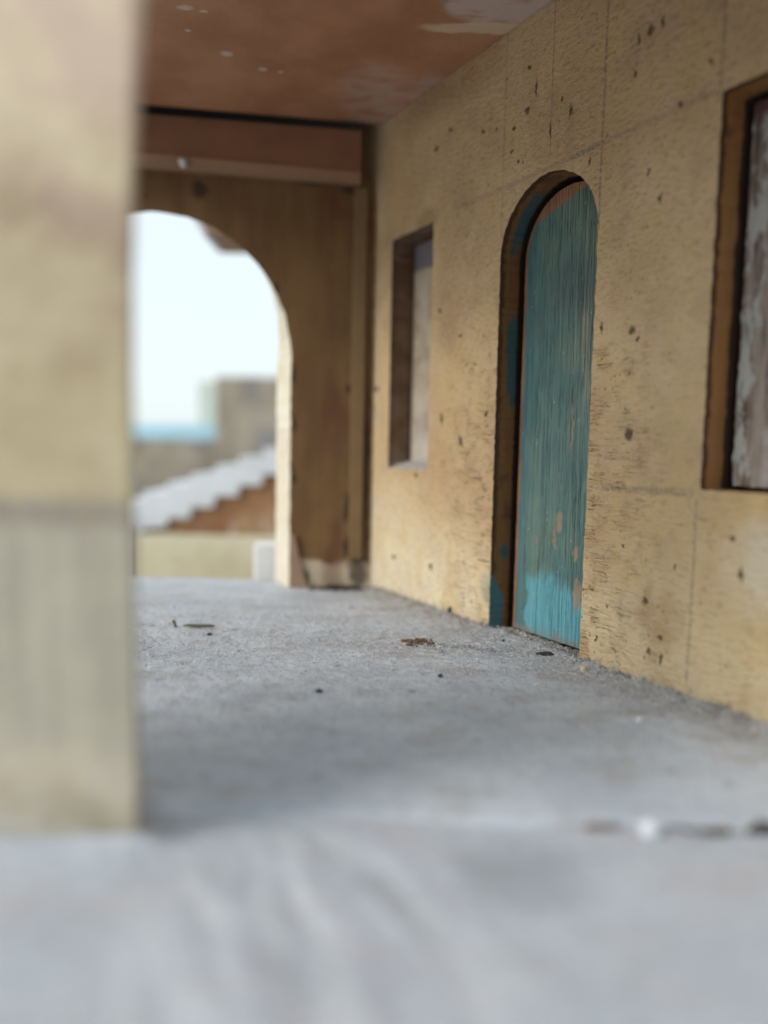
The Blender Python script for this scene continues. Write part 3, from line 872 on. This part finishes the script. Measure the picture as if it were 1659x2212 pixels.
eave = empty('roof_eave', 'brown roof eave with a pale tip seen through the top of the arch', 'roof eave', (-7.7, 30, 12.25))
pr = [(.5, .02), (5.5, .02), (5.5, 2.2), (1.7, 1.5), (.12, .62)]
bm = extrude_outline([pr], (0, 3, 0), lambda p: (p[0], 0, p[1]))
from_bm('soffit', bm, plain('brown_eave_paint', (.27, .17, .11), .8, .2, .5), eave)
pr = [(.10, .64), (.48, .04), (.30, .02), (-.15, .7), (-.15, 1.0), (1.6, 1.75), (1.7, 1.52)]
bm = extrude_outline([pr], (0, 3, 0), lambda p: (p[0], 0, p[1]))
from_bm('fascia', bm, M_WHITE, eave)
# the bit of building that carries the eave, hidden by the arch wall from here
bm = bmesh.new(); box(bm, (-3.4, 30.2, -3.3), (6, 33, 12.2))
tag(from_bm('eave_wall', bm, M_LOWWALL), 'cream house wall carrying the eave beyond the arch wall', 'wall')

# ------------------------------------------------------------------ small things on the floor
def fz(x, y): return floor_h(x, y)
def blob_mesh(name, rx, ry, rz, seed, sub=2, amp=.35):
    bm = bmesh.new()
    bmesh.ops.create_icosphere(bm, subdivisions=sub, radius=1)
    for v in bm.verts:
        k = 1 + amp * fbm(v.co.x * 1.6 + seed, v.co.y * 1.6, v.co.z * 1.6, 2) * 1.6
        v.co = Vector((v.co.x * rx * k, v.co.y * ry * k, v.co.z * rz * k))
    return bm
def lump(name, label, cat, x, y, r, mat, seed, rz=0, group=None, amp=.35, base=None):
    bm = blob_mesh(name, *r, seed, 2, amp)
    o = from_bm(name, bm, mat)
    z = (fz(x, y) if base is None else base) + r[2] * .55
    o.location = (x * CM, y * CM, z * CM); o.rotation_euler = (0, 0, rz)
    group = group or {'grain': 'dark grains on the porch floor', 'dirt clod': 'dirt clods in the floor joint', 'paint chip': 'cream paint chips at the wall foot'}.get(cat)
    return tag(o, label, cat, group)
def tube_mesh(path, radii, n=7):
    vs, fs = [], []
    for k, (p, r) in enumerate(zip(path, radii)):
        p = Vector(p)
        d = (Vector(path[min(k + 1, len(path) - 1)]) - Vector(path[max(k - 1, 0)])).normalized()
        a = d.cross(Vector((0, 0, 1)) if abs(d.z) < .9 else Vector((1, 0, 0))).normalized(); b = d.cross(a)
        for i in range(n):
            t = 2 * math.pi * i / n
            vs.append(tuple(p + (a * math.cos(t) + b * math.sin(t)) * r * (1 + .18 * math.sin(k * 2.3 + i * 1.7))))
    for k in range(len(path) - 1):
        for i in range(n):
            fs.append((k * n + i, k * n + (i + 1) % n, (k + 1) * n + (i + 1) % n, (k + 1) * n + i))
    fs.append(tuple(range(n - 1, -1, -1))); fs.append(tuple((len(path) - 1) * n + i for i in range(n)))
    return vs, fs

lump('white_bead', 'round chalk white bead lying on the joint of the floor boards', 'bead', 2.86, 7.48, (.105, .105, .105), M_BEAD, 2, amp=.08, base=.0)
for k, (x, r, lab) in enumerate([(2.42, (.22, .05, .05), 'brown dirt lump in the floor joint left of the white bead'), (3.22, (.18, .04, .04), 'small brown dirt lump in the floor joint just right of the white bead'), (3.62, (.20, .045, .04), 'dirt lump in the floor joint between the bead and the dark clod'), (4.18, (.22, .07, .075), 'largest dark clod in the floor joint at the right edge')]):
    lump('dirt_clod', lab, 'dirt clod', x, 7.62, r, M_DIRT_SHADE if k == 3 else plain('umber_dirt', (.13, .095, .08), .95, .3, 8), 20 + k, base=-.04)
lump('paint_crumb', 'tiny pale paint crumb on the floor near the right edge of the photo', 'crumb', 3.87, 10.77, (.05, .04, .05), M_BEAD, 8)
def twig(name, label, pts, r, mat):
    vs, fs = tube_mesh(pts, r)
    return tag(mesh(name, vs, fs, mat, smooth=True), label, 'twig', 'twigs on the porch floor')
z0 = fz(-4.1, 15.85)
twig('twig', 'dark dry twig piece lying on the far left of the dusty floor', [(-4.32, 15.86, z0 + .05), (-4.2, 15.84, z0 + .07), (-4.05, 15.82, z0 + .06), (-3.9, 15.80, z0 + .07), (-3.72, 15.8, z0 + .08), (-3.62, 15.8, z0 + .07)], [.014, .034, .038, .034, .036, .014], M_TWIG)
twig('twig', 'short twig stub standing upright beside the lying twig', [(-4.5, 15.9, z0 + .0), (-4.52, 15.9, z0 + .08), (-4.55, 15.9, z0 + .16)], [.034, .03, .036], M_TWIG)
z1 = fz(3.2, 14.17)
twig('twig', 'small black twig on the floor in front of the door', [(3.02, 14.2, z1 + .03), (3.1, 14.18, z1 + .05), (3.2, 14.17, z1 + .045), (3.3, 14.15, z1 + .05), (3.37, 14.15, z1 + .03)], [.015, .035, .045, .04, .015], M_DIRT_SHADE)
lump('dirt_grain', 'dark oval grain alone in the middle of the floor', 'grain', 1.05, 12.72, (.06, .04, .04), M_DIRT_SHADE, 3)
lump('dirt_grain', 'dark blurred grain on the floor nearest the pillar', 'grain', -1.0, 11.8, (.055, .04, .035), M_DIRT_SHADE, 4)
lump('dirt_grain', 'dark flat grain below the lying twig', 'grain', -3.62, 15.3, (.06, .04, .03), M_DIRT_SHADE, 5)
lump('dirt_grain', 'dark grain against the wall left of the door', 'grain', 1.62, 17.42, (.07, .06, .10), M_DIRT_SHADE, 6)
lump('paint_chip', 'small cream paint chip beside the dark grain at the wall', 'paint chip', 1.86, 17.2, (.06, .05, .08), M_CREAMCHIP, 7)
lump('paint_chip', 'pale cream chip at the wall foot right of the door', 'paint chip', 3.70, 13.25, (.06, .05, .06), M_CREAMCHIP, 9)
lump('dirt_grain', 'dark grain at the right foot of the door', 'grain', 4.02, 13.75, (.06, .05, .05), M_DIRT_SHADE, 10)
lump('dirt_grain', 'dark grain on the floor between the door and the black twig', 'grain', 2.55, 15.2, (.035, .03, .03), M_DIRT_SHADE, 11)

bl = from_bm('lint_ball', blob_mesh('b', .12, .1, .12, 31), M_FIBRE)
bl.location = (-5.45 * CM, 20.12 * CM, 11.34 * CM)
tag(bl, 'pale lint ball stuck on the lower edge of the brown beam', 'lint ball')
# crumb heap: one pile of tiny crumbs
def heap(name, label, cx, cy, sx, sy, n, mat, rmax=.05, seed=1, kind=None, cat='crumbs', hump=.06):
    rr = random.Random(seed)
    vs, fs = [], []
    ico = bmesh.new(); bmesh.ops.create_icosphere(ico, subdivisions=1, radius=1)
    iv = [v.co.copy() for v in ico.verts]; ifc = [[v.index for v in f.verts] for f in ico.faces]; ico.free()
    for k in range(n):
        x = rr.gauss(cx, sx); y = rr.gauss(cy, sy)
        d = ((x - cx) / (2 * sx)) ** 2 + ((y - cy) / (2 * sy)) ** 2
        r = rmax * rr.uniform(.25, 1) ** 1.3
        b = len(vs)
        if (Vector((x, y, 0)) - WP).dot(WN) > -.02: continue
        z = fz(x, y) + max(0, hump * (1 - d)) * rr.random() + r * .4
        ph = rr.uniform(0, 6)
        for c in iv:
            q = 1 + .45 * math.sin(c.x * 3 + ph) * math.cos(c.y * 4 + ph * 2)
            vs.append((x + c.x * r * q, y + c.y * r * q * .9, z + c.z * r * q * .8))
        fs += [[b + i for i in f] for f in ifc]
    o = mesh(name, vs, fs, mat)
    return tag(o, label, cat, kind=kind)
heap('crumb_heap', 'small heap of brown crumbs in the middle of the floor', .72, 14.95, .17, .12, 110, M_BROWNDIRT, .045, 3, cat='crumb heap')
heap('crumb_heap', 'scatter of grey crumbs trailing right of the brown crumb heap', 1.5, 14.6, .45, .16, 90, M_GRIT, .03, 4, cat='crumb heap')
heap('dirt_pile', 'black dirt under the foot of the arch wall beside its broken veneer', -1.25, 20.55, .32, .10, 90, M_DIRT_SHADE, .08, 6, cat='dirt pile', hump=.1)
heap('dirt_pile', 'dark dirt piled in the left foot corner of the door', 2.85, 16.25, .12, .22, 90, M_DIRT_SHADE, .06, 5, cat='dirt pile', hump=.12)

def wall_dust():
    rr = random.Random(33)
    vs, fs = [], []
    for k in range(5000):
        u = rr.uniform(.2, 13.5); w = -rr.expovariate(6.5) * (1.4 if u > 8.4 else 1.0)
        if 5.7 < u < 8.4: w = .5 - rr.expovariate(3.5)
        p = wall_pt(u, w, 0)
        r = rr.uniform(.008, .018) + .03 * rr.random() ** 12
        z = fz(p.x, p.y) + r * .3 + (.05 * rr.random() if w > -.08 else 0)
        b = len(vs); a = rr.uniform(0, 6)
        for i in range(5):
            t = a + i * 2 * math.pi / 5
            vs.append((p.x + r * math.cos(t) * rr.uniform(.6, 1.5), p.y + r * math.sin(t) * rr.uniform(.6, 1.3), z - r * .4))
        vs.append((p.x + rr.uniform(-.4, .4) * r, p.y, z + r * rr.uniform(.5, 1.2)))
        fs += [(b + i, b + (i + 1) % 5, b + 5) for i in range(5)]
    g = NM('wall_foot_dust', .95, .1)
    n = g.noise(scale=4, detail=4)
    g.color(g.mix(g.step(n, .38, .62), (.26, .235, .21), (.50, .475, .44)))
    tag(mesh('dust', vs, fs, g.m), 'grey brown dust gathered along the foot of the house wall', 'dust', kind='stuff')
wall_dust()
# loose grit and lint over the floor: nobody could count it
def grit():
    rr = random.Random(12)
    vs, fs = [], []
    for k in range(5200):
        if rr.random() < .6: y = rr.uniform(9.5, 17.5)
        else: y = rr.uniform(8, 20.5)
        x1 = wall_x(y) - .05
        x = x1 - (rr.expovariate(.9) if rr.random() < .3 else rr.uniform(0, 9))
        if x < -9: continue
        r = .011 * rr.uniform(.5, 1.0) + .018 * (rr.random() ** 8)
        z = fz(x, y) + r * .3
        b = len(vs)
        a = rr.uniform(0, 6)
        for i in range(4):
            t = a + i * math.pi / 2
            vs.append((x + r * math.cos(t) * rr.uniform(.6, 1.5), y + r * math.sin(t), z - r * .3))
        vs.append((x, y, z + r * rr.uniform(.6, 1.3)))
        fs += [(b + i, b + (i + 1) % 4, b + 4) for i in range(4)]
    tag(mesh('grit', vs, fs, M_GRIT), 'fine grey grit scattered over the dusty floor', 'grit', kind='stuff')
grit()
def lint():
    rr = random.Random(21)
    vs, fs = [], []
    for k in range(3600):
        y = rr.gauss(14.3, 1.9)
        if not 9 < y < 20: continue
        x1 = wall_x(y) - .03
        x = x1 - (rr.expovariate(1.6) if rr.random() < .3 else rr.uniform(0, 8.5))
        L = rr.uniform(.05, .16) * (2.6 if rr.random() < .05 else 1)
        r = .0042 * rr.uniform(.7, 1.3)
        a = rr.uniform(0, 2 * math.pi); bend = rr.uniform(-1.6, 1.6); lift = rr.uniform(.0, .07)
        path = []
        px, py = x, y
        for i in range(5):
            t = i / 4
            path.append((px, py, fz(px, py) + .004 + lift * math.sin(math.pi * t)))
            px += math.cos(a + bend * t) * L / 4; py += math.sin(a + bend * t) * L / 4
        b = len(vs)
        for i, p in enumerate(path):
            for s in range(3):
                q = 2 * math.pi * s / 3
                vs.append((p[0] + r * math.cos(q) * abs(math.sin(a)) , p[1] + r * math.cos(q) * abs(math.cos(a)), p[2] + r * math.sin(q)))
        for i in range(4):
            for s in range(3):
                s2 = (s + 1) % 3
                fs.append((b + i * 3 + s, b + i * 3 + s2, b + i * 3 + 3 + s2, b + i * 3 + 3 + s))
    tag(mesh('lint', vs, fs, M_FIBRE), 'pale lint fibres lying over the dusty floor', 'lint', kind='stuff')
lint()
